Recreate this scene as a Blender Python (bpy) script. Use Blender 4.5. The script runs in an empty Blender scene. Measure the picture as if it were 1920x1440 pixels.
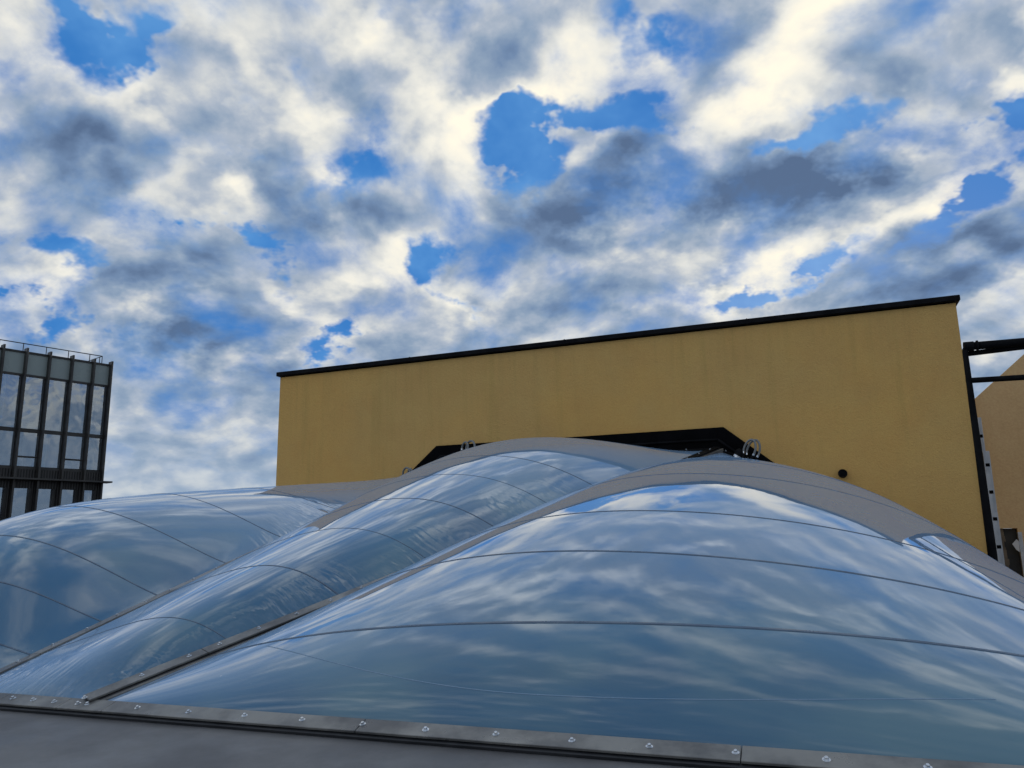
import bpy, bmesh, math, random
from mathutils import Vector, Matrix, noise as mnoise

# ------------------------------------------------------------------ camera
S = bpy.context.scene
COL = S.collection
PITCH = math.radians(11.22); ROLL = math.radians(1.02); FPX = 1442.0
fwd = Vector((0, math.cos(PITCH), math.sin(PITCH)))
_u = Vector((0, -math.sin(PITCH), math.cos(PITCH))); _r = Vector((1, 0, 0))
rgt = math.cos(ROLL)*_r - math.sin(ROLL)*_u
upv = math.cos(ROLL)*_u + math.sin(ROLL)*_r
cam = bpy.data.objects.new('camera', bpy.data.cameras.new('camera'))
COL.objects.link(cam)
cam.data.sensor_width = 36; cam.data.lens = 36*FPX/1920
cam.data.clip_start = 0.05; cam.data.clip_end = 5000
cam.matrix_world = Matrix(((rgt.x, upv.x, -fwd.x, 0), (rgt.y, upv.y, -fwd.y, 0), (rgt.z, upv.z, -fwd.z, 0), (0, 0, 0, 1)))
S.camera = cam

def ray(x, y):
    """world direction of a point of the survey photograph (1920 px wide)"""
    return fwd + rgt*((x-960)/FPX) + upv*((720-y)/FPX)
def on_plane(x, y, P, n):
    d = ray(x, y); return d*(P.dot(n)/d.dot(n))
def on_z(x, y, z):
    d = ray(x, y); return d*(z/d.z)
def at_depth(x, y, dep):
    d = ray(x, y); return d*(dep/d.y)

# ------------------------------------------------------------------ world
S.view_settings.view_transform = 'Standard'; S.view_settings.look = 'None'
S.view_settings.exposure = 0.0; S.view_settings.gamma = 1.0
SUN_EL = math.radians(13.0); SUN_AZ = math.radians(24.0)      # azimuth to the right of +Y
W = bpy.data.worlds.new('World'); S.world = W; W.use_nodes = True
NT = W.node_tree; NT.nodes.clear()
class G:
    """small helper for node graphs"""
    def __init__(s, nt): s.nt = nt
    def n(s, t, **k):
        x = s.nt.nodes.new(t)
        for a, b in k.items(): setattr(x, a, b)
        return x
    def put(s, sock, v):
        if isinstance(v, bpy.types.NodeSocket): s.nt.links.new(v, sock)
        elif v is not None: sock.default_value = v
    def m(s, op, a, b=None, c=None, clamp=False):
        x = s.n('ShaderNodeMath', operation=op); x.use_clamp = clamp
        s.put(x.inputs[0], a); s.put(x.inputs[1], b); s.put(x.inputs[2], c); return x.outputs[0]
    def v(s, op, a, b=None, sc=None):
        x = s.n('ShaderNodeVectorMath', operation=op)
        s.put(x.inputs[0], a); s.put(x.inputs[1], b)
        if sc is not None: s.put(x.inputs['Scale'], sc)
        return x.outputs['Value'] if op in ('LENGTH', 'DOT_PRODUCT', 'DISTANCE') else x.outputs[0]
    def comb(s, a, b, c=0.0):
        x = s.n('ShaderNodeCombineXYZ'); s.put(x.inputs[0], a); s.put(x.inputs[1], b); s.put(x.inputs[2], c); return x.outputs[0]
    def sep(s, a):
        x = s.n('ShaderNodeSeparateXYZ'); s.put(x.inputs[0], a); return x.outputs
    def noise(s, vec, sc, det=4, rough=.5, dist=0., lac=2., dim='3D', col=False):
        x = s.n('ShaderNodeTexNoise', noise_dimensions=dim)
        s.put(x.inputs['Vector'], vec); s.put(x.inputs['Scale'], sc); x.inputs['Detail'].default_value = det
        x.inputs['Roughness'].default_value = rough; x.inputs['Distortion'].default_value = dist; x.inputs['Lacunarity'].default_value = lac
        return x.outputs['Color' if col else 'Fac']
    def rng(s, v, a, b, c=0., d=1., kind='SMOOTHSTEP'):
        x = s.n('ShaderNodeMapRange', interpolation_type=kind)
        for i, q in enumerate((v, a, b, c, d)): s.put(x.inputs[i], q)
        return x.outputs[0]
    def mix(s, f, a, b, mode='MIX'):
        x = s.n('ShaderNodeMix', data_type='RGBA', blend_type=mode)
        s.put(x.inputs[0], f); s.put(x.inputs[6], a); s.put(x.inputs[7], b); return x.outputs[2]
    def ramp(s, f, stops, interp='LINEAR'):
        x = s.n('ShaderNodeValToRGB'); r = x.color_ramp; r.interpolation = interp
        while len(r.elements) < len(stops): r.elements.new(.5)
        for e, (p, c) in zip(r.elements, stops): e.position = p; e.color = (*c, 1)
        s.put(x.inputs[0], f); return x.outputs[0]

g = G(NT)
tc = g.n('ShaderNodeTexCoord'); D = g.v('NORMALIZE', tc.outputs['Generated'])
dx, dy, dz = g.sep(D)
az = g.m('MULTIPLY', g.m('ARCTAN2', dx, dy), 180/math.pi)
el = g.m('MULTIPLY', g.m('ARCSINE', dz), 180/math.pi)
# cloud layer seen as a plane: shrinks towards the horizon
zc = g.m('ADD', g.m('MAXIMUM', dz, 0.0), 0.52)
pl = g.comb(g.m('DIVIDE', dx, zc), g.m('DIVIDE', dy, zc), 0.0)
warp = g.v('SUBTRACT', g.noise(pl, 2.0, 2, .5, col=True), (.5, .5, .5))
plw = g.v('ADD', pl, g.v('SCALE', warp, sc=.16))
# azimuth / elevation in degrees, ragged by the same turbulence
fine = g.v('SUBTRACT', g.noise(pl, 6.0, 5, .62, col=True), (.5, .5, .5))
AE = g.v('ADD', g.comb(az, el, 0.0), g.v('ADD', g.v('SCALE', warp, sc=3.0), g.v('SCALE', fine, sc=9.0)))

soft = g.v('SUBTRACT', g.noise(pl, 5.0, 1.5, .45, col=True), (.5, .5, .5))
AES = g.v('ADD', g.comb(az, el, 0.0), g.v('ADD', g.v('SCALE', warp, sc=3.0), g.v('SCALE', soft, sc=3.0)))
AES = g.v('ADD', AES, g.v('SCALE', fine, sc=4.0))
AE = g.v('ADD', AES, g.v('SCALE', fine, sc=4.0))

def sky_deg(x, y):
    d = ray(x, y).normalized()
    return math.degrees(math.atan2(d.x, d.y)), math.degrees(math.asin(d.z))
def blobs(start, items, AE):
    """items: pixel x, y, half-axes in pixels, tilt (deg, image clockwise), weight"""
    acc = start
    for x, y, sx, sy, rot, w in items:
        a, e = sky_deg(x, y)
        k = 57.3/FPX
        mp = g.n('ShaderNodeMapping', vector_type='TEXTURE')
        g.put(mp.inputs['Vector'], AE)
        mp.inputs['Location'].default_value = (a, e, 0)
        mp.inputs['Rotation'].default_value = (0, 0, math.radians(-rot))
        mp.inputs['Scale'].default_value = (sx*k*1.6/max(.6, math.cos(math.radians(e))), sy*k*1.6, 1)
        gr = g.n('ShaderNodeTexGradient', gradient_type='SPHERICAL')
        g.put(gr.inputs[0], mp.outputs[0])
        acc = g.m('MULTIPLY_ADD', gr.outputs['Fac'], w, acc)
    return acc

GAPS = [(140,35,60,36,40,1.2),(215,85,90,26,28,1.2),(290,55,46,60,0,1.),(345,95,55,22,40,.9),(405,190,60,38,38,1.1),(365,160,40,30,30,.8),
 (975,275,60,50,-10,1.4),(985,335,42,50,20,1.4),(940,250,30,40,0,1.),(1080,212,110,20,0,1.4),(1190,232,80,16,8,1.2),
 (1180,15,40,50,20,1.),(1255,45,26,40,0,.8),(1560,213,100,18,-6,1.3),(1500,235,60,12,0,.8),(1820,372,80,22,-26,1.5),(1760,385,50,12,-20,.8),
 (1905,188,50,20,-20,1.3),(1870,205,40,14,-10,.8),(315,392,46,22,0,1.2),(350,408,40,14,20,.8),(465,432,50,11,8,1.2),(90,460,80,18,0,.9),(190,490,70,30,10,.6),
 (800,500,34,30,30,1.2),(785,525,20,22,0,.9),(532,520,22,38,-15,1.1),(655,330,44,36,50,.9),(700,300,40,16,20,.4),
 (1445,535,80,16,-22,1.3),(1400,552,40,12,-15,.8),(645,652,50,14,-12,1.1),(605,670,30,14,0,.7),(1550,470,36,14,-30,1.),(1590,455,40,14,-30,.7),(50,603,110,9,0,1.),(868,572,40,10,20,1.),
 (560,130,60,22,35,.5),(760,620,60,12,-6,.8),(1350,580,40,9,0,.8),(740,10,60,14,0,.4),(680,215,50,18,30,.4),(1060,60,20,60,20,.2),(575,330,22,20,0,.4),(160,570,30,50,0,.5)]
DARK = [(190,265,100,50,30,1.1),(120,300,80,60,20,.4),(250,560,80,70,20,.8),(380,520,130,60,25,.8),(330,610,120,40,10,.5),(500,355,100,40,10,.8),(460,300,60,30,20,.4),
 (1130,360,120,80,-20,1.3),(1260,330,120,70,20,1.),(1350,400,130,50,-15,.9),(1080,420,120,34,-10,.7),(1620,270,150,60,-18,1.2),(1730,260,90,60,0,.9),(1500,330,120,40,-20,.8),(1560,360,120,30,-20,.6),
 (920,425,110,30,0,.7),(1680,500,150,50,-22,1.),(1850,460,100,50,-20,1.),(820,50,70,45,-25,1.2),(880,20,60,30,0,.6),(1860,580,130,60,0,.7),(430,665,130,35,5,.9),(340,650,80,24,0,.5),
 (1250,600,150,30,0,.8),(1100,560,110,26,0,.5),(950,490,120,22,0,.7),(1310,60,70,50,-30,.9),(1390,30,50,20,-30,.4),(50,370,90,80,0,.35),(110,650,120,30,0,.6),(600,400,90,36,0,.7),
 (1010,600,110,28,0,.5),(700,250,50,50,0,.5),(640,180,60,26,30,.35),(1650,80,110,30,-20,.5),(975,80,40,60,15,.5),(710,590,120,22,0,.4),(780,650,120,20,0,.5),(600,455,80,30,20,.5),(680,400,60,26,0,.4),
 (1740,590,120,30,-8,.3),(1420,240,70,20,-10,.5),(60,250,60,50,0,.2),(240,730,120,24,0,.5),(400,740,120,20,0,.4),(450,860,120,16,0,.4),(300,800,120,18,0,.35),(1880,640,60,30,0,.5),(540,60,70,30,20,.3),(480,150,40,30,0,.3)]
BRIGHT = [(850,210,70,50,10,1.2),(895,250,40,70,0,1.),(880,340,44,60,10,1.),(800,290,50,40,0,.4),(1075,130,44,80,20,1.2),(1020,180,80,26,-10,.8),(1225,100,50,40,0,1.1),(1240,140,44,34,0,1.),(1200,190,70,20,0,.8),
 (1450,120,130,40,-28,1.1),(1400,190,110,32,-15,1.1),(1510,180,70,40,-10,.9),(1840,120,110,50,-28,1.3),(1790,170,110,32,-15,1.2),(1900,70,40,60,0,.8),
 (1800,300,70,24,-60,1.6),(1770,345,70,20,-25,1.4),(1480,450,70,34,-40,1.5),(1420,500,100,32,-25,1.6),(1310,570,40,44,-20,1.4),(1340,530,80,24,-20,1.2),(1690,400,70,14,-25,.9),
 (770,470,50,30,-20,1.),(730,520,60,40,-10,1.),(670,560,70,26,0,.8),(560,590,40,20,20,1.),(610,640,30,50,30,.9),(520,570,60,12,30,.8),
 (340,275,80,18,38,1.1),(420,330,70,16,30,.7),(180,140,60,50,20,.9),(60,60,70,60,0,.8),(200,190,60,30,30,.6),(560,240,60,34,40,1.1),(600,285,30,26,40,.9),(400,390,50,40,0,.9),(430,350,40,24,0,.6),(110,500,60,24,15,1.),(140,540,24,30,0,.8),
 (1500,30,90,30,-25,1.2),(50,570,80,22,8,1.3),(670,60,50,30,-30,1.),(750,100,50,26,30,1.1),(700,50,50,40,0,.6),(810,120,30,30,0,.6),(1120,265,60,16,-35,1.1),(1080,290,30,16,-20,.8),(1300,270,34,20,30,1.2),(1220,235,60,10,0,.9),
 (1620,420,60,18,-30,.7),(870,590,60,16,0,1.),(830,560,40,16,20,.9),(640,210,50,22,40,.9),(540,160,60,24,30,.5),(440,40,60,40,0,.8),(480,120,50,20,30,.5),(990,180,60,16,0,.8),(1700,225,50,14,0,.5),(1000,240,30,20,0,.6),
 (1530,500,50,14,-30,.8),(1760,480,60,18,-15,.5),(1850,390,60,10,-20,.7),(1700,30,60,14,-20,.5),(160,420,90,30,10,.6),(60,440,60,20,0,.5),(940,540,60,20,0,.5),(1010,510,50,16,0,.5),(230,700,80,12,0,.4),(420,805,60,10,0,.5),(260,860,70,10,0,.3),
 (1290,440,60,14,-10,.4),(1580,280,60,12,-15,.4),(760,170,60,20,20,.3),(260,330,70,18,30,.5),(120,230,50,20,30,.4),(1860,220,30,20,-20,.5)]

# away from the surveyed part of the sky the cloud field is free noise
out = g.m('MAXIMUM', g.rng(g.m('ABSOLUTE', az), 33., 44.), g.rng(el, 37., 46.))
n1 = g.noise(plw, 8.0, 9, .55)                      # cloud body
toward = (math.sin(SUN_AZ)*.032, math.cos(SUN_AZ)*.032, 0.)
n1s = g.noise(plw, 9.5, 6, .50)
n2 = g.noise(g.v('ADD', plw, toward), 9.5, 6, .50)   # the same field a step nearer the sun: gives the relief
lo = g.noise(pl, 1.6, 2, .5)
cov = blobs(g.m('MULTIPLY_ADD', g.m('SUBTRACT', n1, .5), 3.1, .55), [(a,b,c*1.15,d*1.2,e,-w*1.0) for a,b,c,d,e,w in GAPS], AE)
cov = g.m('ADD', cov, g.m('MULTIPLY', g.m('MULTIPLY', g.m('SUBTRACT', lo, .5), 2.4), out))
cov = g.m('SUBTRACT', cov, g.m('MULTIPLY', g.rng(el, 38., 70.), .12))
lum = blobs(.53, [(a,b,c*1.2,d*1.3,e,-w*.50) for a,b,c,d,e,w in DARK] + [(a,b,c*1.1,d*1.15,e,w*.50) for a,b,c,d,e,w in BRIGHT], AES)
relief = g.m('MULTIPLY', g.m('SUBTRACT', n1s, n2), 1.7)
lum = g.m('ADD', lum, relief)
puff = g.noise(plw, 11.0, 5, .52)
lum = g.m('ADD', lum, g.m('MULTIPLY', g.m('SUBTRACT', puff, .5), .42))
lum = g.m('ADD', lum, g.m('MULTIPLY', g.m('MULTIPLY', g.m('SUBTRACT', lo, .5), -1.8), out))
# thick middles are darker than thin rims
lum = g.m('SUBTRACT', lum, g.m('MULTIPLY', g.rng(cov, .35, 1.1), .18))
alpha = g.rng(cov, -.36, .72)
alpha = g.m('MAXIMUM', alpha, g.rng(el, 12., 3.))
ccol = g.ramp(g.m('MULTIPLY_ADD', lum, .62, .215, clamp=True), [(0.0,(.10,.16,.28)),(.20,(.17,.26,.42)),(.36,(.28,.37,.50)),(.50,(.44,.50,.59)),(.62,(.66,.68,.68)),(.78,(.89,.87,.79)),(1.,(1.06,.99,.82))])
# distance haze near the horizon
hz = g.rng(el, 12., -1., 0., 1.)
ccol = g.mix(g.m('MULTIPLY', hz, .62), ccol, (.36, .47, .61, 1))
sky = g.n('ShaderNodeTexSky', sky_type='NISHITA'); sky.sun_disc = False
sky.sun_elevation = SUN_EL; sky.sun_rotation = SUN_AZ; sky.altitude = 200; sky.air_density = 1.0; sky.dust_density = .6; sky.ozone_density = 3.0
hs = g.n('ShaderNodeHueSaturation'); hs.inputs['Saturation'].default_value = 1.35; hs.inputs['Value'].default_value = 1.0
g.put(hs.inputs['Color'], sky.outputs[0])
wisps = g.rng(g.noise(plw, 4., 5, .6), .35, .75)
clear = g.mix(.92, hs.outputs[0], g.mix(wisps, (.30, 1.5, 4.3, 1), (1.1, 2.9, 5.8, 1)))
bg1 = g.n('ShaderNodeBackground'); g.put(bg1.inputs[0], clear); bg1.inputs[1].default_value = 0.13
bg2 = g.n('ShaderNodeBackground'); g.put(bg2.inputs[0], ccol)
# overhead cloud, out of view, brightened to strengthen the reflections in the foil
g.put(bg2.inputs[1], g.m('ADD', 1.0, g.m('MULTIPLY', g.rng(el, 38., 52.), g.rng(lum, .42, .95, -.12, 1.5))))
mxs = g.n('ShaderNodeMixShader'); g.put(mxs.inputs[0], alpha)
NT.links.new(bg1.outputs[0], mxs.inputs[1]); NT.links.new(bg2.outputs[0], mxs.inputs[2])
wo = g.n('ShaderNodeOutputWorld'); NT.links.new(mxs.outputs[0], wo.inputs[0])
W.cycles.sampling_method = 'MANUAL'; W.cycles.sample_map_resolution = 512

sun = bpy.data.objects.new('sun', bpy.data.lights.new('sun', 'SUN')); COL.objects.link(sun)
sun.data.energy = 1.0; sun.data.angle = math.radians(6); sun.data.color = (1, .86, .66)
sd = Vector((math.sin(SUN_AZ)*math.cos(SUN_EL), math.cos(SUN_AZ)*math.cos(SUN_EL), math.sin(SUN_EL)))
sun.rotation_euler = sd.to_track_quat('Z', 'Y').to_euler()

# ------------------------------------------------------------------ helpers
def mat(name, base=(.5,.5,.5), rough=.6, metal=0., ior=1.45, spec=.5):
    m = bpy.data.materials.new(name); m.use_nodes = True
    nt = m.node_tree; b = nt.nodes['Principled BSDF']
    b.inputs['Base Color'].default_value = (*base, 1); b.inputs['Roughness'].default_value = rough
    b.inputs['Metallic'].default_value = metal; b.inputs['IOR'].default_value = ior
    b.inputs['Specular IOR Level'].default_value = spec
    return m, G(nt), b
def bump(gg, b, h, strength, dist):
    x = gg.n('ShaderNodeBump'); x.inputs['Strength'].default_value = strength; x.inputs['Distance'].default_value = dist
    gg.put(x.inputs['Height'], h); gg.nt.links.new(x.outputs[0], b.inputs['Normal']); return x
def worn(name, c1, c2, rough=(.4,.7), metal=0., sc=6., bsc=40., bst=.2, bd=.002, stretch=None, spec=.5):
    m, gg, b = mat(name, c1, .5, metal, spec=spec)
    t = gg.n('ShaderNodeTexCoord').outputs['Object']
    if stretch: t = gg.v('MULTIPLY', t, stretch)
    n = gg.noise(t, sc, 6, .6)
    gg.put(b.inputs['Base Color'], gg.mix(gg.rng(n, .35, .65), (*c1, 1), (*c2, 1)))
    gg.put(b.inputs['Roughness'], gg.rng(gg.noise(t, sc*1.7, 5, .6), .3, .7, rough[0], rough[1]))
    bump(gg, b, gg.noise(t, bsc, 4, .6), bst, bd)
    return m

class MB:
    def __init__(s): s.bm = bmesh.new()
    def quadbox(s, corners):
        """8 corners: bottom 4 then top 4, same winding"""
        v = [s.bm.verts.new(p) for p in corners]
        for f in ((0,3,2,1),(4,5,6,7),(0,1,5,4),(1,2,6,5),(2,3,7,6),(3,0,4,7)): s.bm.faces.new([v[i] for i in f])
    def box(s, o, x, y, z):
        """origin corner and three edge vectors"""
        o, x, y, z = map(Vector, (o, x, y, z))
        s.quadbox([o, o+x, o+x+y, o+y, o+z, o+x+z, o+x+y+z, o+y+z])
    def prism(s, pts, ext):
        a = [s.bm.verts.new(p) for p in pts]; b = [s.bm.verts.new(Vector(p)+ext) for p in pts]
        s.bm.faces.new(a[::-1]); s.bm.faces.new(b)
        for i in range(len(a)):
            j = (i+1) % len(a); s.bm.faces.new((a[i], a[j], b[j], b[i]))
    def tube(s, pts, rad, seg=10, cap=True):
        pts = [Vector(p) for p in pts]; rings = []; up = None
        for i, p in enumerate(pts):
            t = (pts[min(i+1, len(pts)-1)] - pts[max(i-1, 0)]).normalized()
            if up is None: up = t.orthogonal().normalized()
            up = (up - t*up.dot(t)).normalized(); w = t.cross(up)
            r = rad(i) if callable(rad) else rad
            rings.append([s.bm.verts.new(p + (up*math.cos(a) + w*math.sin(a))*r) for a in [2*math.pi*k/seg for k in range(seg)]])
        for a, b in zip(rings, rings[1:]):
            for k in range(seg): s.bm.faces.new((a[k], a[(k+1) % seg], b[(k+1) % seg], b[k]))
        if cap: s.bm.faces.new(rings[0][::-1]); s.bm.faces.new(rings[-1])
    def build(s, name, m, parent=None, smooth=False, bevel=0.):
        bmesh.ops.recalc_face_normals(s.bm, faces=s.bm.faces)
        if bevel: bmesh.ops.bevel(s.bm, geom=list(s.bm.edges), offset=bevel, segments=1, affect='EDGES', clamp_overlap=True)
        me = bpy.data.meshes.new(name); s.bm.to_mesh(me); s.bm.free()
        if smooth:
            for p in me.polygons: p.use_smooth = True
        me.materials.append(m)
        o = bpy.data.objects.new(name, me); COL.objects.link(o)
        if parent: o.parent = parent; o.matrix_parent_inverse = Matrix.Translation(-parent.location)
        return o
def tag(o, label=None, cat=None, group=None, kind=None):
    for k, v in (('label', label), ('category', cat), ('group', group), ('kind', kind)):
        if v: o[k] = v
    return o
def thing(name, label, cat, loc, group=None):
    o = bpy.data.objects.new(name, None); COL.objects.link(o); o.location = loc; o.empty_display_size = .2
    return tag(o, label, cat, group)
Z = Vector((0, 0, 1))

# ------------------------------------------------------------------ materials
def foil_material():
    m = bpy.data.materials.new('etfe_foil'); m.use_nodes = True
    nt = m.node_tree; nt.nodes.clear(); q = G(nt)
    uv = q.n('ShaderNodeUVMap', uv_map='metres').outputs[0]
    ed = q.n('ShaderNodeUVMap', uv_map='edge').outputs[0]      # x: distance from side rails, y: from end rails
    pos = q.n('ShaderNodeTexCoord').outputs['Object']
    ux, uy, _ = q.sep(uv); ex, ey, _ = q.sep(ed)
    # short creases running in from the clamped edges, slow swell elsewhere
    wob = q.v('SUBTRACT', q.noise(pos, 1.4, 2, col=True), (.5, .5, .5))
    wx, wy, _ = q.sep(wob)
    def cr(fr_, k, z_):
        return q.noise(q.comb(q.m('MULTIPLY', ux, 1.1), q.m('ADD', q.m('MULTIPLY', uy, fr_), q.m('ADD', q.m('MULTIPLY', ux, 1.2), q.m('MULTIPLY', wx, k))), z_), 1., 1.8, .5)
    sel = q.rng(q.noise(pos, 2.1, 2), .40, .60)
    cr1 = q.m('ADD', q.m('MULTIPLY', cr(11., 6., 0.), q.m('SUBTRACT', 1.25, sel)), q.m('MULTIPLY', cr(24., 8., 5.), q.m('MULTIPLY', sel, .55)))
    cr2 = q.noise(q.comb(q.m('ADD', q.m('MULTIPLY', ux, 9.), q.m('MULTIPLY', wy, 3.)), q.m('MULTIPLY', uy, 1.6), 3.), 1., 1.2, .5)
    at = lambda nm: q.n('ShaderNodeAttribute', attribute_type='OBJECT', attribute_name=nm).outputs['Fac']
    patchy = q.rng(q.noise(pos, 1.3, 2), .30, .60)
    k1 = q.m('MULTIPLY', q.rng(ex, .42, .0), q.m('MULTIPLY', q.rng(ey, .0, .25), patchy))
    k1 = q.m('MULTIPLY', k1, q.m('MULTIPLY', q.rng(uy, at('crease_from'), q.m('ADD', at('crease_from'), .6)), q.rng(uy, 4.6, 3.8)))
    k2 = q.m('MULTIPLY', q.rng(ey, .42, .0), q.rng(ex, .0, .12))
    h = q.m('ADD', q.m('MULTIPLY', cr1, k1), q.m('MULTIPLY', q.m('MULTIPLY', cr2, k2), .7))
    h = q.m('MULTIPLY', h, q.m('MULTIPLY', at('crease'), .019))
    swell = q.m('MULTIPLY', q.noise(pos, 1.2, 1.5, .4), .012)
    fine = q.m('MULTIPLY', q.noise(pos, 5., 2, .4), .0005)
    bp = q.n('ShaderNodeBump'); bp.inputs['Strength'].default_value = 1.0; bp.inputs['Distance'].default_value = 1.0
    q.put(bp.inputs['Height'], q.m('ADD', q.m('ADD', h, swell), fine))
    gl = q.n('ShaderNodeBsdfGlossy'); gl.distribution = 'GGX'
    gl.inputs['Color'].default_value = (.97, .98, 1, 1)
    dust = q.noise(q.v('MULTIPLY', pos, (1.5, 1.5, 1.5)), 1.4, 6, .65)
    q.put(gl.inputs['Roughness'], q.rng(dust, .3, .75, .012, .04))
    nt.links.new(bp.outputs[0], gl.inputs['Normal'])
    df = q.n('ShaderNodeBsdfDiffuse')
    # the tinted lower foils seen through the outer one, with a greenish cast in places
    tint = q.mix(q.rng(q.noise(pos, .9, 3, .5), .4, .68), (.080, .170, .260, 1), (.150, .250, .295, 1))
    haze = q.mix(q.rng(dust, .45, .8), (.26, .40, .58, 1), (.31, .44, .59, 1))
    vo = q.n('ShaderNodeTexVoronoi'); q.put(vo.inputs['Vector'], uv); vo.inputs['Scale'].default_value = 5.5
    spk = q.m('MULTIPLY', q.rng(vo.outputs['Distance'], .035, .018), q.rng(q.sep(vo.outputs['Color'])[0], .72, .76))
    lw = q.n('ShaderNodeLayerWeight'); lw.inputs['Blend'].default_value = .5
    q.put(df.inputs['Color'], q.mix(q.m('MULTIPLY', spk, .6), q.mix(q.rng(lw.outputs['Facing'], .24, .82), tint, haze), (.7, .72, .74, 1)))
    fr = q.n('ShaderNodeFresnel'); fr.inputs['IOR'].default_value = 1.62
    nt.links.new(bp.outputs[0], fr.inputs['Normal'])
    f = q.m('MULTIPLY_ADD', fr.outputs[0], 2.15, -.095, clamp=True)
    f = q.m('MINIMUM', f, .56)
    mx = q.n('ShaderNodeMixShader'); q.put(mx.inputs[0], f)
    nt.links.new(df.outputs[0], mx.inputs[1]); nt.links.new(gl.outputs[0], mx.inputs[2])
    out = q.n('ShaderNodeOutputMaterial'); nt.links.new(mx.outputs[0], out.inputs[0])
    return m
FOIL = foil_material()
SEAM = worn('weld', (.075,.12,.18), (.11,.16,.22), (.15,.3), 0., 8.)
INNERSEAM = worn('inner_weld', (.15,.26,.37), (.19,.29,.40), (.15,.3), 0., 8.)
GREYMETAL = worn('anodised', (.115,.113,.11), (.26,.25,.225), (.26,.45), .4, 3.2, 60., .15, .001)
GASKET = worn('gasket', (.015,.016,.018), (.03,.03,.032), (.4,.6), 0.)
ZINC = worn('zinc', (.74,.76,.78), (.5,.52,.54), (.12,.26), 1., 30.)
APRON = worn('sheet_metal', (.125,.122,.122), (.185,.18,.175), (.38,.6), .25, 1.7, 25., .12, .002)
BLACK = worn('black_paint', (.006,.006,.007), (.012,.012,.013), (.45,.7), 0., 5., spec=.07)
DEEPBLACK = worn('matt_black', (.003,.003,.0035), (.005,.005,.006), (.6,.8), 0., 5., spec=.04)
HOSE = worn('hose_grey', (.20,.205,.20), (.27,.27,.26), (.4,.6), 0., 20.)
ALU = worn('aluminium', (.38,.39,.40), (.52,.52,.52), (.35,.6), .55, 14., 50., .2, .001, (1,1,.3))
CONC = worn('concrete', (.16,.16,.155), (.24,.235,.22), (.7,.9), 0., 2.)
TERRAIN = worn('asphalt', (.05,.05,.052), (.08,.08,.078), (.8,.95), 0., .3, 30.)
def stucco(name, c1, c2, c3, stain=.38, grain=85., gs=.5, streaks=False):
    m, q, b = mat(name, c1, .9, spec=.25)
    t = q.n('ShaderNodeTexCoord').outputs['Object']
    big = q.noise(t, .55, 4, .55); mid = q.noise(t, 3.1, 5, .6)
    vs = q.noise(q.v('MULTIPLY', t, (5., 5., .35)), 1.3, 4, .6)       # faint run-off streaks
    c = q.mix(q.rng(big, .38, .64), (*c1, 1), (*c2, 1))
    c = q.mix(q.m('MULTIPLY', q.rng(vs, .50, .75), stain), c, (*c3, 1))
    if streaks:
        st = q.noise(q.v('MULTIPLY', t, (8., 8., .45)), 1.2, 4, .6)
        c = q.mix(q.m('MULTIPLY', q.m('MULTIPLY', q.rng(st, .48, .72), q.rng(q.sep(t)[2], .9, 2.33)), .14), c, (.30, .205, .075, 1))
    gr = q.noise(t, grain, 3, .65); gr2 = q.noise(t, grain*.38, 3, .6)
    c = q.mix(.38, c, q.ramp(gr, [(.33, (.42,.42,.42)), (.62, (.62,.62,.62))]), 'OVERLAY')
    c = q.mix(.40, c, q.ramp(mid, [(.3, (.44,.44,.44)), (.7, (.56,.56,.56))]), 'OVERLAY')
    q.put(b.inputs['Base Color'], c)
    bump(q, b, q.m('ADD', gr, q.m('MULTIPLY', gr2, .8)), gs, .012)
    return m
YELLOW = stucco('ochre_render', (.665,.400,.135), (.72,.412,.125), (.52,.33,.10), streaks=True)
ORANGE = stucco('orange_render', (.64,.415,.20), (.68,.445,.22), (.52,.31,.14), .5, 30., .3)

# ------------------------------------------------------------------ ground and flat roof
GZ = -9.0
b = MB(); b.box((-1500,-1500,GZ-1), (3000,0,0), (0,3000,0), (0,0,1)); tag(b.build('ground', TERRAIN), kind='structure')
R = Vector((0.93041757, -0.36650123, 0)); N = Vector((-0.36650123, -0.93041757, 0))      # along the wall to the right, and out of the wall
WC = Vector((4.71372356, 7.8, 2.37969978))                                              # top right corner of the yellow wall
WP = Vector((WC.x, WC.y, 0))
def wp(s, h, o=0.): return WP - R*s + Z*h + N*o          # s metres left of the right corner, height h, o metres proud of the wall
def w_at(x, y, o=0.):
    """point of a plane parallel to the wall, o metres in front of it"""
    return on_plane(x, y, WP + N*o, N)
def s_of(P): return -(P-WP).dot(R)
RB = -1.75
b = MB(); b.box(wp(14, GZ, 12), R*22, -N*12.0, Z*(RB-GZ)); tag(b.build('flat_roof', CONC), kind='structure')

# ------------------------------------------------------------------ cushions
K1 = Vector((-.91975326, 9.8578676, .92744114)); K2 = Vector((2.28512335, 8.59543313, .9148096))
N1 = Vector((-2.19849383, 4.09707726, -.8)); DF = Vector((.940304573, -.340334115, 0)).normalized()
N0 = on_z(-93, 1306.6, -.8); N0 = N1 - DF*(N1-N0).length
FIT = [1.7548, 5.1431, 0.3543, 0.4086, 4.4430, 1.7785, 0.8167, 1.3291, 0.3269, 1.3000, -1.0284, -0.7401, -0.6087, 1.5924, 0.4317, 1.2243, 0.3179, 0.4877, 1.2999, 1.6000, -1.5999, 1.5998, 0.7132, 0.8020, 0.3045, -0.1630, -0.3845, 0.9392, -0.3005, -1.5618]
LA, LC, SA, SB_, WA, WCC = FIT[:6]
NR = N1 + DF*LC; NL = N0 - DF*LA
R3 = K2 + R*(WCC*math.cos(SB_)) - Z*(WCC*math.sin(SB_))
L3 = K1 - R*(WA*math.cos(SA)) - Z*(WA*math.sin(SA))
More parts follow.
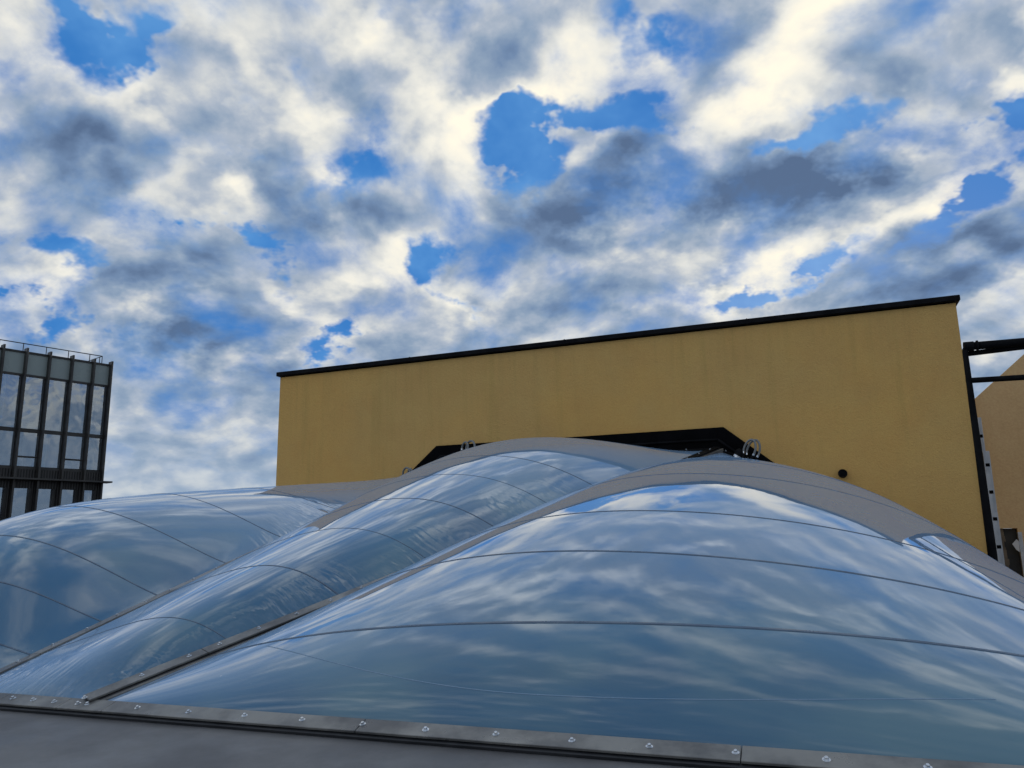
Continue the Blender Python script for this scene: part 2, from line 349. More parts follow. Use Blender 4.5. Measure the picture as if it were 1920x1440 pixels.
class Patch:
    def __init__(s, P00, P10, P01, P11, prm, eu=.045, ev=.055):
        s.c = (P00, P10, P01, P11); s.prm = prm
        s.w = .5*((P10-P00).length+(P11-P01).length); s.l = .5*((P01-P00).length+(P11-P10).length)
        n = (P11-P00).cross(P01-P10).normalized(); s.n = n if n.z > 0 else -n
        s.eu = eu/s.w; s.ev = ev/s.l
    def base(s, u, v):
        a, b_, c, d = s.c; return a*((1-u)*(1-v)) + b_*(u*(1-v)) + c*((1-u)*v) + d*(u*v)
    def __call__(s, u, v, off=0.):
        """u, v run over the free foil, 0..1 between the clamping rails"""
        H, p, q, su, sv, suu, suv, svv = s.prm
        u2 = s.eu + u*(1-2*s.eu); v2 = s.ev + v*(1-2*s.ev)
        a, b_ = u2-.5, v2-.5
        def sh(t, eps, ex, e=.035):
            c0 = (4*eps*(1-eps)+e)**ex
            return max(0, (max(1e-9, 4*t*(1-t)+e)**ex - c0)/((1+e)**ex - c0))*(1-.35*c0) + 0*c0
        w = sh(u2, s.eu, p) * sh(v2, s.ev, q) * (1+su*a+sv*b_+suu*a*a+suv*a*b_+svv*b_*b_)
        return s.base(u2, v2) + s.n*(H*w+off+.006)
    def normal(s, u, v):
        e = 1e-3; u = min(max(u, .004), .996); v = min(max(v, .004), .996)
        n = (s(u+e, v)-s(u-e, v)).cross(s(u, v+e)-s(u, v-e)).normalized(); return n if n.dot(s.n) > 0 else -n
PA = Patch(NL, N0, L3, K1, FIT[6:14]); PB = Patch(N0, N1, K1, K2, FIT[14:22]); PC = Patch(N1, NR, K2, R3, FIT[22:30])
def grid_mesh(name, P, nu, nv, m, parent):
    me = bpy.data.meshes.new(name)
    # finer rows next to the clamped edges
    cu = [.5-.5*math.cos(math.pi*i/nu) for i in range(nu+1)]; cv = [.5-.5*math.cos(math.pi*j/nv) for j in range(nv+1)]
    vs = [P(u, v) for v in cv for u in cu]
    fs = [(j*(nu+1)+i, j*(nu+1)+i+1, (j+1)*(nu+1)+i+1, (j+1)*(nu+1)+i) for j in range(nv) for i in range(nu)]
    top = len(vs)
    # lower foil, bulging down a little: the cushion is a closed body
    vs += [P.base(P.eu+u*(1-2*P.eu), P.ev+v*(1-2*P.ev)) - P.n*(.02+.30*math.sqrt(max(0, 16*u*(1-u)*v*(1-v)))) for v in cv[::4] for u in cu[::4]]
    mu, mv = nu//4, nv//4
    fs += [(top+j*(mu+1)+i, top+(j+1)*(mu+1)+i, top+(j+1)*(mu+1)+i+1, top+j*(mu+1)+i+1) for j in range(mv) for i in range(mu)]
    me.from_pydata(vs, [], fs)
    uvm = me.uv_layers.new(name='metres'); uve = me.uv_layers.new(name='edge')
    allc = [(u, v) for v in cv for u in cu] + [(u, v) for v in cv[::4] for u in cu[::4]]
    for lp in me.loops:
        u, v = allc[lp.vertex_index]
        uvm.data[lp.index].uv = (u*P.w, v*P.l); uve.data[lp.index].uv = (min(u, 1-u)*P.w, min(v, 1-v)*P.l)
    for p in me.polygons: p.use_smooth = True
    me.materials.append(m)
    o = bpy.data.objects.new(name, me); COL.objects.link(o); o.parent = parent; o.matrix_parent_inverse = Matrix.Translation(-parent.location)
    return o
def strip(name, P, v0, k, width, m, parent, lift=.0018, n=120, u0=0., u1=1.):
    """welded seam lying on the foil along v = v0 + k(1-u)"""
    vs, fs = [], []; hw = width/2/P.l
    for i in range(n+1):
        u = u0 + (u1-u0)*(.5-.5*math.cos(math.pi*i/n)); v = v0(u) if callable(v0) else v0 + k*(1-u)
        if v < .004: u = 1+(v0-.004)/k; v = .004
        nn = P.normal(u, v)
        a = P(u, v-hw); c = P(u, v+hw)
        vs += [a - nn*.003, a + nn*lift, c + nn*lift, c - nn*.003]
        if i:
            q = 4*(i-1); fs += [(q+j, q+4+j, q+4+j+1, q+j+1) for j in range(3)]
    me = bpy.data.meshes.new(name); me.from_pydata(vs, [], fs); me.materials.append(m)
    for p in me.polygons: p.use_smooth = True
    o = bpy.data.objects.new(name, me); COL.objects.link(o); o.parent = parent; o.matrix_parent_inverse = Matrix.Translation(-parent.location)
    return o
def cushion(P, label, seams, crease, c_from, nu, nv):
    t = thing('inflated_cushion', label, 'roof cushion', P.base(.5, 0), 'inflated foil cushions of the roof')
    f = grid_mesh('foil', P, nu, nv, FOIL, t); f['crease'] = crease; f['crease_from'] = c_from
    for sv, k, w in seams: strip('weld_seam', P, sv, k, w, SEAM, t)
    return t
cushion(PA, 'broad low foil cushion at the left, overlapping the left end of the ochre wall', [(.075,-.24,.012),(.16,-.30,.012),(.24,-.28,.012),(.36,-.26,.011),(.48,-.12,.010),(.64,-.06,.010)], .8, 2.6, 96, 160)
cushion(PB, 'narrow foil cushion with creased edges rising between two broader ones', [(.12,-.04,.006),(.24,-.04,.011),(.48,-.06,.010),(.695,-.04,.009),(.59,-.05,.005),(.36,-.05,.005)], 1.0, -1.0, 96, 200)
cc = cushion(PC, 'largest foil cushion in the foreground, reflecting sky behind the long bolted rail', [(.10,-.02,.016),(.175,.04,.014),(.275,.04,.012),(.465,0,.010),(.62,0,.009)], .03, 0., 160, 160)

for u0_, u1_, va, vb, vm in ((.10, .80, .075, .045, .022),):
    strip('inner_weld', PC, (lambda u, a=u0_, b=u1_, p=va, q=vb, m=vm: m + (p-m)*max(0, 1-2*(u-a)/(b-a))**2 + (q-m)*max(0, 2*(u-a)/(b-a)-1)**2), 0, .0045, INNERSEAM, cc, .0008, 90, u0_, u1_)
# ------------------------------------------------------------------ clamping rails with their bolts
def bolt_mesh():
    b = MB()
    b.tube([(0,0,.0), (0,0,.003)], .0165, 20)                      # washer
    b.tube([(0,0,.003), (0,0,.005)], .0115, 16)
    b.tube([(0,0,.005), (0,0,.0125), (0,0,.0145)], lambda i: (.0088,.0088,.0072)[i], 6)   # hexagon head
    o = b.build('bolt', ZINC); me = o.data; bpy.data.objects.remove(o); return me
BOLT = bolt_mesh()
def put_bolts(parent, pts, nrm, rnd, bs=1.):
    for p in pts:
        o = bpy.data.objects.new('bolt', BOLT); COL.objects.link(o)
        q = (nrm + Vector((rnd.uniform(-.06,.06), rnd.uniform(-.06,.06), 0))).normalized().to_track_quat('Z', 'Y').to_matrix().to_4x4()
        o.parent = parent; o.matrix_parent_inverse = Matrix.Translation(-parent.location)
        o.matrix_basis = Matrix.Translation(p) @ q @ Matrix.Rotation(rnd.uniform(0, 6), 4, 'Z') @ Matrix.Scale(bs*rnd.uniform(.94, 1.04), 4)
def rail(name, P, Q, nrm, width, label, cat, bolts, joints=(), lift=.0, shift=0., seed=1, group=None, kerb=0., bs=.8):
    rnd = random.Random(seed)
    d = (Q-P).normalized(); side = d.cross(nrm).normalized()      # points to the right of travel
    t = thing(name, label, cat, P.copy(), group)
    L = (Q-P).length; cuts = [0.]+list(joints)+[L]
    for a, c in zip(cuts, cuts[1:]):
        b = MB(); g_ = .0015
        o = P + d*(a+g_) - side*(width/2-shift) + nrm*(lift + rnd.uniform(0, .0015))
        b.box(o, d*(c-a-2*g_), side*width, nrm*.012); b.build('cover_plate', GREYMETAL, t, bevel=.002)
    b = MB(); b.box(P - side*(width/2-shift+.012) + nrm*(lift-.022), d*L, side*(width+.024), nrm*.019); b.build('gasket', GASKET, t, bevel=.004)
    if kerb:
        b = MB(); b.box(P + side*(width/2+shift+.013) - nrm*(kerb), d*L, side*.02, nrm*(kerb+lift-.004)); b.build('edge_strip', GREYMETAL, t, bevel=.003)
    put_bolts(t, [P + d*(x+rnd.uniform(-.006, .006)) + side*(shift+rnd.uniform(-.004, .004)) + nrm*(lift+.012) for x in bolts], nrm, rnd, bs)
    return t
nA, nB, nC = PA.n, PB.n, PC.n
nAB = (nA+nB).normalized(); nBC = (nB+nC).normalized()
L1 = (K1-N0).length; L2 = (K2-N1).length
rail('clamping_rail', N0, K1, nAB, .088, 'bolted grey rail between the left cushion and the narrow creased cushion', 'rail',
     [.39+.235*i for i in range(24)], (.50, 2.6), .004, 0, 3, 'rails clamping the foil')
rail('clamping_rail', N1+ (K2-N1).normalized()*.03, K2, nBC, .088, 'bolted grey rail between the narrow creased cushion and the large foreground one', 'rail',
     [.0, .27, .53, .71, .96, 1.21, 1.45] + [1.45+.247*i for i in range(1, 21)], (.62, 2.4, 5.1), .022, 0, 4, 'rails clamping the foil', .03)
FN = (nC*1.0).normalized()
fr_n = DF.cross((K2-N1)).normalized(); fr_n = fr_n if fr_n.z > 0 else -fr_n
F0 = NL - DF*.05; o_ = (N1-F0).length
fb = [.064+o_, -.007+o_-.0] + [o_+x for x in (-.463,-.311,-.163)] + [o_+.386+.3105*i for i in range(15)] + [o_-.463-.155*i for i in range(1, 3)] + [o_-.773-.31*i for i in range(1, 12)]
rail('clamping_rail', F0, NR+DF*.05, fr_n, .100, 'long bolted grey rail along the front edge of all the cushions', 'rail',
     fb, (o_-.53, o_-.095, o_+.20, o_+1.62, o_+3.2), .006, .006, 5, 'rails clamping the foil', 0., .88)
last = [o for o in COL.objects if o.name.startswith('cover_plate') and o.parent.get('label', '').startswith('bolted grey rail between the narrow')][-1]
last.data.materials[0] = BLACK  # end plate blackened: the opening's dark reflection is put into its colour
# dark rail along the wall behind the cushions
def wallrail(P, Q, nrm, label, seed):
    n_ = int((Q-P).length/.25)
    t = rail('clamping_rail', P, Q, nrm, .07, label, 'rail', [.1+.25*i for i in range(n_)], (), .004, 0, seed, 'rails clamping the foil')
    for o in COL.objects:
        if o.parent == t and o.name.startswith('cover_plate'): o.data.materials[0] = BLACK
wallrail(K1, K2, nB, 'dark bolted rail at the foot of the black opening, behind the narrow cushion', 6)
wallrail(K2, R3, nC, 'dark bolted rail sloping down the wall behind the large cushion', 7)
wallrail(L3, K1, nA, 'dark bolted rail sloping along the wall behind the left cushion', 8)

# sheet metal apron in front of the long rail, and the upstand that carries the roof
side = DF.cross(fr_n).normalized(); side = side if side.y < 0 else -side
A0 = F0 + side*.068 - fr_n*.012; A1 = NR + DF*.05 + side*.068 - fr_n*.012
fl = Vector((side.x, side.y, 0)).normalized()
b = MB(); b.box(A0 - Z*.012 - fl*.02, A1-A0, fl*1.15 - Z*.06, Z*.012)
t = thing('flashing', 'dark grey sheet metal apron below the long bolted rail', 'flashing', A0)
b.build('sheet', APRON, t, bevel=.002)
b = MB(); b.box(A0 + fl*1.12 - Z*.9, A1-A0, fl*.012, Z*.83); b.build('skirt', APRON, t)
t = thing('roof_upstand', 'low dark upstand carrying the foil cushions', 'upstand', N1)
b = MB()
for P_, Q_ in ((NL, NR), (NR, R3), (NL, L3)):
    dd = (Q_-P_); sd = Vector((dd.y, -dd.x, 0)).normalized()*.06
    zb = RB+.002
    b.quadbox([Vector((P_.x, P_.y, zb))-sd, Vector((Q_.x, Q_.y, zb))-sd, Vector((Q_.x, Q_.y, zb))+sd, Vector((P_.x, P_.y, zb))+sd,
               P_-sd-Z*.05, Q_-sd-Z*.05, Q_+sd-Z*.05, P_+sd-Z*.05])
b.build('kerb_wall', BLACK, t)

# ------------------------------------------------------------------ yellow building
WL = 8.70; WT = 2.33
yb = thing('yellow_building', 'long ochre rendered wall with black coping and a black framed opening', 'building', wp(0, RB+.01))
b = MB(); b.box(wp(WL, RB+.006), R*(WL-.02), -N*5.5, Z*(WT-RB)); b.build('wall', YELLOW, yb)
cp = MB(); cp.box(wp(WL+.04, WT+.02, .05), R*(WL+.06), -N*5.62, Z*.060); co = cp.build('coping', BLACK, yb, bevel=.006)
b = MB()
for i in range(3):
    b.box(wp(WL+.04-2.2*(i+1), WT+.016, .053), R*.012, -N*.4, Z*.067)
b.build('coping_joint', BLACK, co)
op = [w_at(*p, .0) for p in ((820,836),(1357,802))]
sl = s_of(op[0]); sr = s_of(op[1]); zt = .5*(op[0].z+op[1].z)
SLP = .84
pts = [(sl+1.9, zt-1.9*SLP), (sl, zt), (sr, zt), (sr-1.6, zt-1.6*SLP)]
b = MB(); b.prism([wp(s, h, .003) for s, h in pts], N*.030); b.build('black_panel', DEEPBLACK, yb)
b = MB()      # raised inner edge of the opening
ip = [(s_, h_) for s_, h_ in ((sl+1.75, zt-1.75*SLP-.14), (sl-.07, zt-.14), (sr+.07, zt-.14), (sr-1.5, zt-1.5*SLP-.14))]
for (s0, h0), (s1, h1) in zip(ip, ip[1:]):
    b.tube([wp(s0, h0, .045), wp(s1, h1, .045)], .014, 8)
b.build('inner_trim', BLACK, yb, smooth=True)
v = w_at(1580, 888); sv_, hv = s_of(v), v.z
b = MB(); b.tube([wp(sv_, hv, o) for o in (0., .10, .10, .07)], lambda i: (.040,.040,.033,.031)[i], 20)
vt = b.build('vent_pipe', BLACK, yb, smooth=False)
b = MB(); b.tube([wp(sv_, hv, .0035), wp(sv_, hv, .018)], .047, 20); b.build('collar', BLACK, vt)

# ------------------------------------------------------------------ air hoses
def hose_loop(c, w, h, tilt, r, turns, label, o0=.10, lean=0.):
    t = thing('air_hose', label, 'hose', c, 'air hoses feeding the cushions')
    for k, (dx, dn, sc_) in enumerate(turns):
        pts_ = []
        for i in range(41):
            a = math.pi*(-.18 + 1.36*i/40)
            x = math.cos(a)*w*sc_ + dx; z = math.sin(a)*h*sc_
            ca, sa = math.cos(tilt), math.sin(tilt)
            pts_.append(c + R*(x*ca + z*sa) + Z*(z*ca - x*sa) + N*(dn + .05*math.cos(a)))
        dense = []
        for p, q in zip(pts_, pts_[1:]):
            for f in (0, .25, .5, .75): dense.append(p.lerp(q, f))
        b = MB(); b.tube(dense, lambda i: r*(1+.09*math.sin(i*2.1)), 10); b.build('hose', HOSE, t, smooth=True)
        for e, tt in ((pts_[1], pts_[2]), (pts_[-2], pts_[-3])):
            d_ = (tt-e).normalized()
            b = MB(); b.tube([e, e+d_*.022], r*1.25, 14); b.build('clamp', ZINC, t)
            b = MB(); b.tube([e-d_*.13, e], r*1.35, 12); b.build('connector', BLACK, t)
    return t
hose_loop(w_at(1412, 846, .22), .070, .125, .32, .012, [(0,0,1.),(-.035,.05,.92)], 'tall pair of grey hose loops at the right end of the black opening')
b = MB(); c0 = w_at(1383, 858, .20); b.tube([c0-R*.05-Z*.07, c0, c0+R*.035+Z*.06, c0+R*.05+Z*.085], lambda i: (.05,.055,.055,.035)[i], 16)
o = b.build('air_valve', BLACK, None, smooth=False, bevel=.003); tag(o, 'dark air valve with a bright clamp beside the tall hose loops', 'valve')
b = MB(); b.tube([c0-R*.004-Z*.006, c0+R*.010+Z*.016], .0575, 16); cl = b.build('clamp_ring', ZINC, o)
hose_loop(w_at(880, 840, .20), .065, .070, .1, .013, [(-.06,0,1.),(.03,.03,1.25)], 'short grey hose loops near the top left corner of the black opening')
hose_loop(w_at(762, 888, .18), .080, .075, -.05, .012, [(0,0,1.),(.07,.03,.7)], 'lowest grey hose loops, at the left foot of the black opening')

# ------------------------------------------------------------------ black steel frame right of the wall
sf = thing('steel_frame', 'black tubular steel frame at the right end of the ochre wall', 'frame', wp(-.1, RB+.01))
pt = w_at(1806, 652); pb = w_at(1862, 1045)
s1 = s_of(w_at(1808, 652)); zt_ = w_at(1810, 650).z
b = MB(); b.tube([wp(s1, RB+.01, -.02), wp(s1, -.4, -.02), wp(s1, zt_-.05, -.02), wp(s1-.03, zt_, -.02)], lambda i: (.050,.047,.032,.032)[i], 16); b.build('post', BLACK, sf, smooth=True)
def beam(y1, y2, r, nm, far=3.4, o=-.02):
    a = w_at(1810, y1, o); c = w_at(1920, y2, o); d = (c-a).normalized()
    b = MB(); b.tube([a, a+d*far], r, 16); return b.build(nm, BLACK, sf, smooth=True), a, d
m1, a1, d1 = beam(650, 641, .042, 'beam'); m2, a2, d2 = beam(664, 650.5, .027, 'brace', 3.4, -.07); m3, a3, d3 = beam(714, 707.5, .029, 'beam')
b = MB(); b.tube([a1-d1*.015, a1+d1*.075], .050, 16); b.tube([a1+d1*.10, a1+d1*.115], .056, 16); b.build('pipe_collar', BLACK, sf)
b = MB(); e = a1+d1*3.3; b.tube([Vector((e.x, e.y, RB+.01)), e], .05, 16); b.build('post', BLACK, sf, smooth=True)

# ------------------------------------------------------------------ ladder, seen from its side
ld = thing('ladder', 'aluminium extension ladder standing edge-on beside the black post', 'ladder', wp(-.35, RB+.01))
def ladder_section(x0, y0, x1, y1, o, wd, nm, below=0., ph=0.):
    a = w_at(x0, y0, o); c = w_at(x1, y1, o); d = (c-a).normalized(); L = (c-a).length + below
    sx = R; thick = .024
    for k in (0, 1):
        b = MB(); b.box(a - N*(k*.36), sx*wd, d*L, -N*thick); b.build('stile', ALU, ld, bevel=.003)
    n = int((L-.12)/.28)
    for i in range(n+1):
        m_ = a + d*(ph+.28*i) + sx*(wd*.5)
        b = MB(); b.box(m_ - sx*.015 - N*.02 - d*.013, sx*.030, d*.026, -N*.345); rg = b.build('rung', ALU, ld)
        b = MB(); b.box(m_ - sx*.019 + N*.0025 - d*.017, sx*.038, d*.034, -N*.004); b.build('rung_socket', DEEPBLACK, rg)
    return a, d
ladder_section(1842, 846, 1857.5, 962, -.30, .062, 'front', 1.6, .145)
ladder_section(1857.8, 962, 1871.5, 1060, -.27, .062, 'lower', 1.1, .06)
ladder_section(1829, 783, 1843.5, 890, -.40, .052, 'rear', 1.2, .2)

# ------------------------------------------------------------------ orange gabled building
OO = -4.2
ob = thing('orange_building', 'orange rendered gable behind the black steel frame', 'building', on_plane(1880, 1000, WP+N*OO, N))
g0 = w_at(1825, 750, OO); g1 = w_at(1920, 664, OO)
sg0, sg1 = s_of(g0), s_of(g1); slope = (g1.z-g0.z)/(sg0-sg1)
peak_s = sg1-2.2; zp = g0.z + slope*(sg0-peak_s)
eav = g0.z - slope*1.2
d0 = w_at(1874, 991, OO); d1_ = w_at(1907, 988.5, OO); ds0, ds1, dz1 = s_of(d0), s_of(d1_), d0.z
def og(s, h, o=0.): return wp(s, h, OO+o)
b = MB()
for poly in ([(sg0+1.2, RB+.006), (sg0+1.2, eav), (ds0, g0.z+slope*(sg0-ds0)), (ds0, RB+.006)],
             [(ds0, dz1), (ds0, g0.z+slope*(sg0-ds0)), (ds1, g0.z+slope*(sg0-ds1)), (ds1, dz1)],
             [(ds1, RB+.006), (ds1, g0.z+slope*(sg0-ds1)), (peak_s, zp), (peak_s-4, zp-4*slope), (peak_s-4, RB+.006)]):
    b.prism([og(s, h) for s, h in poly], -N*.35)
b.build('wall', ORANGE, ob)
b = MB()
b.prism([og(sg0+1.35, eav-.17, -.30), og(peak_s, zp-.03, -.30), og(peak_s, zp-.20, -.30), og(sg0+1.35, eav-.34, -.30)], -N*5); b.prism([og(peak_s, zp-.03, -.30), og(peak_s-4.2, zp-.03-4.2*slope, -.30), og(peak_s-4.2, zp-.20-4.2*slope, -.30), og(peak_s, zp-.20, -.30)], -N*5)
b.build('roof', BLACK, ob)
b = MB(); b.box(og(ds0-.002, RB+.006, -.06), R*(ds0-ds1-.004), -N*.05, Z*(dz1-RB-.008)); dr = b.build('doorway', worn('dark_opening', (.018,.017,.015), (.04,.036,.03), (.6,.8), 0., 3.), ob)  # near-black sheet fills the opening, the shade inside put into its colour
rnd = random.Random(4)
b = MB()
zz = RB+.006; prev = .06
while zz < dz1-.02:
    h_ = rnd.uniform(.03, .09); wd_ = .055+rnd.uniform(-.02, .02)
    b.box(og(ds0-.004, zz, -.03), R*wd_, -N*.012, Z*h_); zz += h_
b.build('torn_board', worn('torn_board', (.10,.075,.05), (.17,.125,.08), (.7,.9), 0., 9.), dr)
b = MB(); b.box(og(ds1+.003, RB+.006, .010), R*.05, -N*.06, Z*(dz1-RB-.06)); b.build('door_frame', worn('white_frame', (.42,.42,.42), (.55,.55,.54), (.5,.7)), dr)
b = MB(); q1 = [w_at(*p, OO+.05) for p in ((1898,1020),(1906,1011),(1911,1016),(1912,1035),(1906,1031))]; b.prism(q1, -N*.006)
o = b.build('paper_scrap', worn('paper', (.55,.53,.50), (.66,.64,.62), (.8,.9)), None); tag(o, 'torn white paper stuck on the frame of the dark doorway', 'paper')

# ------------------------------------------------------------------ glass office block on the left
EA = math.radians(38.5); E = Vector((math.sin(EA), math.cos(EA), 0)); NO = Vector((math.cos(EA), -math.sin(EA), 0))   # along the facade away from us, and out of it
CR = at_depth(209.5, 686, 46.0); OP = Vector((CR.x, CR.y, 0))
def f_at(x, y, o=0.): return on_plane(x, y, OP+NO*o, NO)
def fp(s, h, o=0.): return OP - E*s + Z*h + NO*o
def fs(P): return -(P-OP).dot(E)
zy = lambda X, Y, o=0.: f_at(X/3.6, 600+Y/3.6, o).z
FZ = dict(top=zy(690,295), pan=zy(690,437), gt=zy(690,441), gb=zy(690,780), tr=zy(690,796), lb=zy(690,1022), band=zy(690,1085), ledge=zy(690,1097), low=zy(690,1147))
fins = sorted(fs(f_at(x, y, .30)) for x, y in ((211,686),(178.5,681),(138.5,672),(96.5,664),(53,655.5),(9,649)))
bay = (fins[-1]-fins[0])/5
bay = (fins[-1]-fins[1])/4
finp = fins + [fins[-1]+bay*(i+1) for i in range(7)]
DARKM = worn('dark_bronze', (.022,.021,.020), (.040,.037,.034), (.35,.55), .2, 1., 8.)
FINM = worn('fin_metal', (.035,.033,.031), (.06,.055,.05), (.35,.55), .2, 1., 8.)
PANEL = worn('spandrel_glass', (.27,.32,.31), (.31,.36,.34), (.25,.35), 0., .5, 3., .1)
CLAD = None
def ribbed():
    m, q, b_ = mat('ribbed_cladding', (.03,.028,.026), .5, .2)
    t_ = q.n('ShaderNodeTexCoord').outputs['Object']
    wv = q.n('ShaderNodeTexWave', wave_type='BANDS', bands_direction='X'); q.put(wv.inputs[0], t_)
    wv.inputs['Scale'].default_value = 3.4
    q.put(b_.inputs['Base Color'], q.mix(wv.outputs['Fac'], (.014,.013,.012,1), (.060,.056,.052,1)))
    bump(q, b_, wv.outputs['Fac'], .6, .04); return m
CLAD = ribbed()
def glass_m():
    m = bpy.data.materials.new('office_glass'); m.use_nodes = True; nt = m.node_tree; nt.nodes.clear(); q = G(nt)
    t_ = q.n('ShaderNodeTexCoord').outputs['Object']
    gl = q.n('ShaderNodeBsdfGlossy'); gl.inputs['Roughness'].default_value = .02; gl.inputs['Color'].default_value = (.60,.63,.68,1)
    bp = q.n('ShaderNodeBump'); bp.inputs['Strength'].default_value = .5; bp.inputs['Distance'].default_value = .05
    q.put(bp.inputs['Height'], q.noise(t_, .6, 2)); nt.links.new(bp.outputs[0], gl.inputs['Normal'])
    tr = q.n('ShaderNodeBsdfTransparent'); tr.inputs['Color'].default_value = (.74,.82,.82,1)
    mx = q.n('ShaderNodeMixShader'); mx.inputs[0].default_value = .42
    nt.links.new(tr.outputs[0], mx.inputs[1]); nt.links.new(gl.outputs[0], mx.inputs[2])
    out = q.n('ShaderNodeOutputMaterial'); nt.links.new(mx.outputs[0], out.inputs[0]); return m
OGLASS = glass_m()
INT = worn('interior', (.17,.20,.22), (.27,.30,.31), (.7,.9), 0., .4)
WHITE = worn('white_blind', (.55,.56,.57), (.68,.68,.68), (.7,.9), 0., 1.)
far = finp[-1]+.2
gb_ = thing('office_building', 'dark glass office block with vertical metal fins at the far left', 'building', fp(0, GZ+.01))
DEP = 14.
b = MB()
b.box(fp(far, GZ+.006, -1.6), E*(far-.02), -NO*(DEP-1.6), Z*(FZ['top']-.1-GZ))     # inner block behind the rooms
b.box(fp(0.0, GZ+.006, -.012), -E*.02 + E*0, -NO*1.58, Z*(FZ['top']-GZ-.12))
b.build('inner_block', INT, gb_)
b = MB(); b.box(fp(far, FZ['top']-.09, .02), E*(far+.02), -NO*(DEP+.03), Z*.12); b.build('roof_slab', DARKM, gb_)
for z0, z1 in ((FZ['gb']-.10, FZ['gb']+.0), ):
    pass
b = MB()
b.box(fp(far, FZ['pan']-.10, .0), E*far, -NO*.16, Z*.12)
b.box(fp(far, FZ['tr']-.03, .0), E*far, -NO*.16, Z*.16)
b.box(fp(far, FZ['lb']-.10, .0), E*far, -NO*.16, Z*.12)
b.build('transom', FINM, gb_)
b = MB(); b.box(fp(far, FZ['ledge']-.04, .62), E*(far+.35), -NO*.78, Z*.09); b.build('ledge', FINM, gb_)
b = MB(); b.box(fp(far, FZ['tr']-.06, -.17), E*(far-.03), -NO*1.4, Z*.22); b.box(fp(far, FZ['lb']-.5, -.17), E*(far-.03), -NO*1.4, Z*.5); b.box(fp(far, FZ['gt']+.02, -.17), E*(far-.03), -NO*1.4, Z*.4)
b.build('floor_slab', INT, gb_)
rnd = random.Random(9)
for s in finp:
    b = MB(); b.box(fp(s+.05, GZ+.006, .30), E*.10, -NO*.46, Z*(FZ['top']+.18-GZ)); b.build('fin', FINM, gb_, bevel=.006)
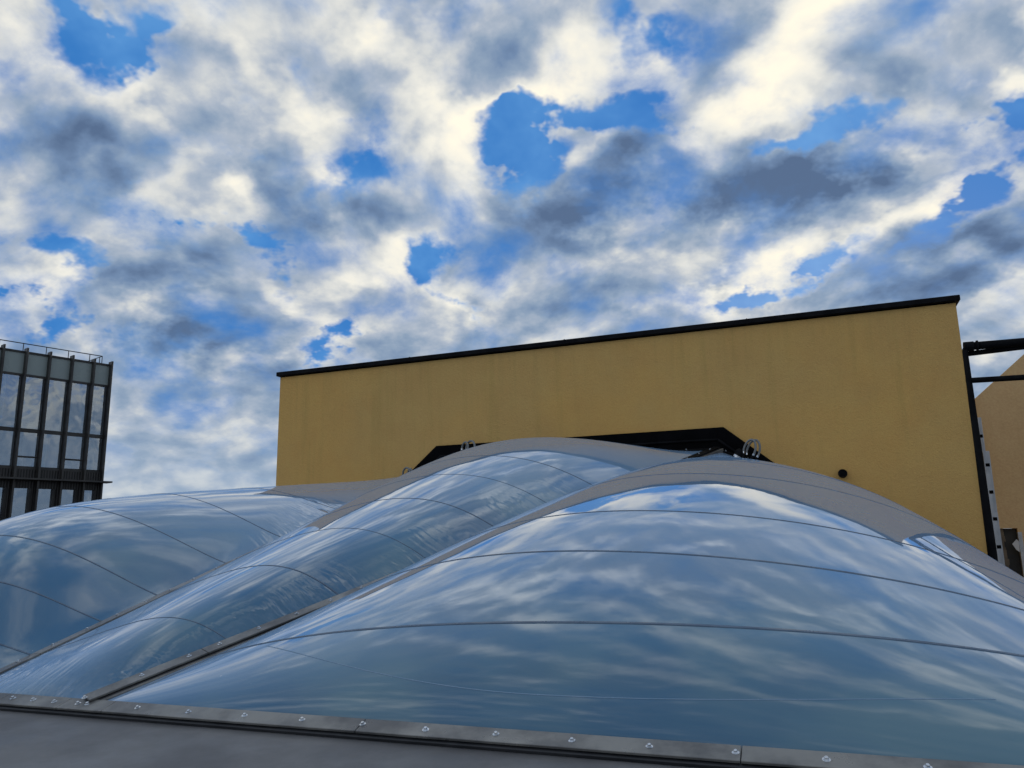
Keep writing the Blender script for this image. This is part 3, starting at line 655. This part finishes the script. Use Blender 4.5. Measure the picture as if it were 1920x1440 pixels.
for i, (s0, s1) in enumerate(zip(finp, finp[1:])):
    a_, w_ = s1-.051, (s1-s0)-.102
    b = MB(); b.box(fp(a_, FZ['pan']+.021, -.03), E*w_, -NO*.1, Z*(FZ['top']-.092-FZ['pan']-.021)); b.build('spandrel_panel', PANEL, gb_)
    for k, (z0, z1) in enumerate(((FZ['tr']+.131, FZ['pan']-.101), (FZ['lb']+.021, FZ['tr']-.031))):
        b = MB()
        f_ = .045
        b.box(fp(a_, z0, -.02), E*f_, -NO*.1, Z*(z1-z0)); b.box(fp(a_-w_+f_, z0, -.02), E*f_, -NO*.1, Z*(z1-z0))
        b.box(fp(a_-f_-.001, z0, -.02), E*(w_-2*f_-.002), -NO*.1, Z*f_)
        split = (k == 1 and i % 2 == 1)
        if split: b.box(fp(a_-f_-.001, z0+(z1-z0)*.27, -.02), E*(w_-2*f_-.002), -NO*.1, Z*.09)
        wn = b.build('window', DARKM, gb_)
        b = MB(); b.box(fp(a_-f_-.002, z0+f_+.001, -.08), E*(w_-2*f_-.004), -NO*.012, Z*(z1-z0-f_-.002)); b.build('pane', OGLASS, wn)
        if rnd.random() < .75:
            b = MB(); x0 = rnd.uniform(.1, w_*.5); cw = rnd.uniform(.12, .4)
            for j in range(4): b.box(fp(a_-x0-cw*.25*j, z0+.05, -.35-.04*(j % 2)), E*(-cw*.25), -NO*.02, Z*((z1-z0)*rnd.choice((.98,.98,.6)))); 
            b.build('blind', WHITE, wn)
        if k == 0 and rnd.random() < .8:
            b = MB(); b.box(fp(a_-.1, z0+.02, -.7), E*(w_*.9), -NO*.5, Z*rnd.uniform(.35, .8)); b.build('cabinet', WHITE, wn)
    b = MB(); b.box(fp(a_, FZ['ledge']+.051, -.01), E*w_, -NO*.12, Z*(FZ['lb']-.101-FZ['ledge']-.051)); b.build('louvre_band', CLAD, gb_)
    # storeys below the ledge: cladding with a deep set window, repeated down to the ground
    z1 = FZ['ledge']-.042
    while z1 > GZ+1.5:
        hz_ = FZ['ledge']-FZ['low']; z0 = max(z1-3.7, GZ+.006)
        b = MB(); wr = w_*.90
        b.box(fp(a_, z1-hz_, -.01), E*w_, -NO*.12, Z*(hz_-.002))
        b.box(fp(a_-wr, z0, -.01), E*(w_-wr), -NO*.12, Z*(z1-hz_-z0-.001))
        b.build('cladding', CLAD, gb_)
        b = MB(); b.box(fp(a_-wr+.16, z0+.9, -.04), E*.158, -NO*.24, Z*(z1-hz_-z0-.902)); b.box(fp(a_-.001, z0+.0, -.03), E*(wr-.002), -NO*.1, Z*.9)
        wn = b.build('window', DARKM, gb_)
        b = MB(); b.box(fp(a_-.002, z0+.902, -.17), E*(wr-.165), -NO*.012, Z*(z1-hz_-z0-.905)); b.build('pane', OGLASS, wn)
        z1 = z0
# rooftop railing
rl = thing('roof_railing', 'thin metal railing along the roof edge of the glass office block', 'railing', fp(1.2, FZ['top']+.03))
SO = -1.0
rp = [(x, y) for x, y in ((0,633.5),(44,642),(87.5,650.5),(128,658.5),(168.6,666),(191.7,670.5))]
P3 = [f_at(x, y, SO) for x, y in rp]; hr = sum(p.z for p in P3)/len(P3); ss = [fs(p) for p in P3]
sp = (max(ss)-min(ss[:5]+[9e9]))/4 if False else (ss[0]-ss[4])/4
ends = ss[5]; posts = [ends] + [ss[4]+sp*i for i in range(9)]
b = MB(); b.tube([fp(max(posts), hr, SO), fp(ends, hr, SO), fp(ends, hr, SO-3.5)], .028, 8); b.build('handrail', DARKM, rl)
for s in posts:
    b = MB(); b.tube([fp(s, FZ['top']+.03, SO), fp(s, hr, SO)], .024, 8); b.build('post', DARKM, rl)
for o_x in (-.35-1.0, -2.4, -4.4):
    b = MB(); b.tube([fp(ends, FZ['top']+.03, o_x), fp(ends, hr, o_x)], .024, 8); b.build('post', DARKM, rl)
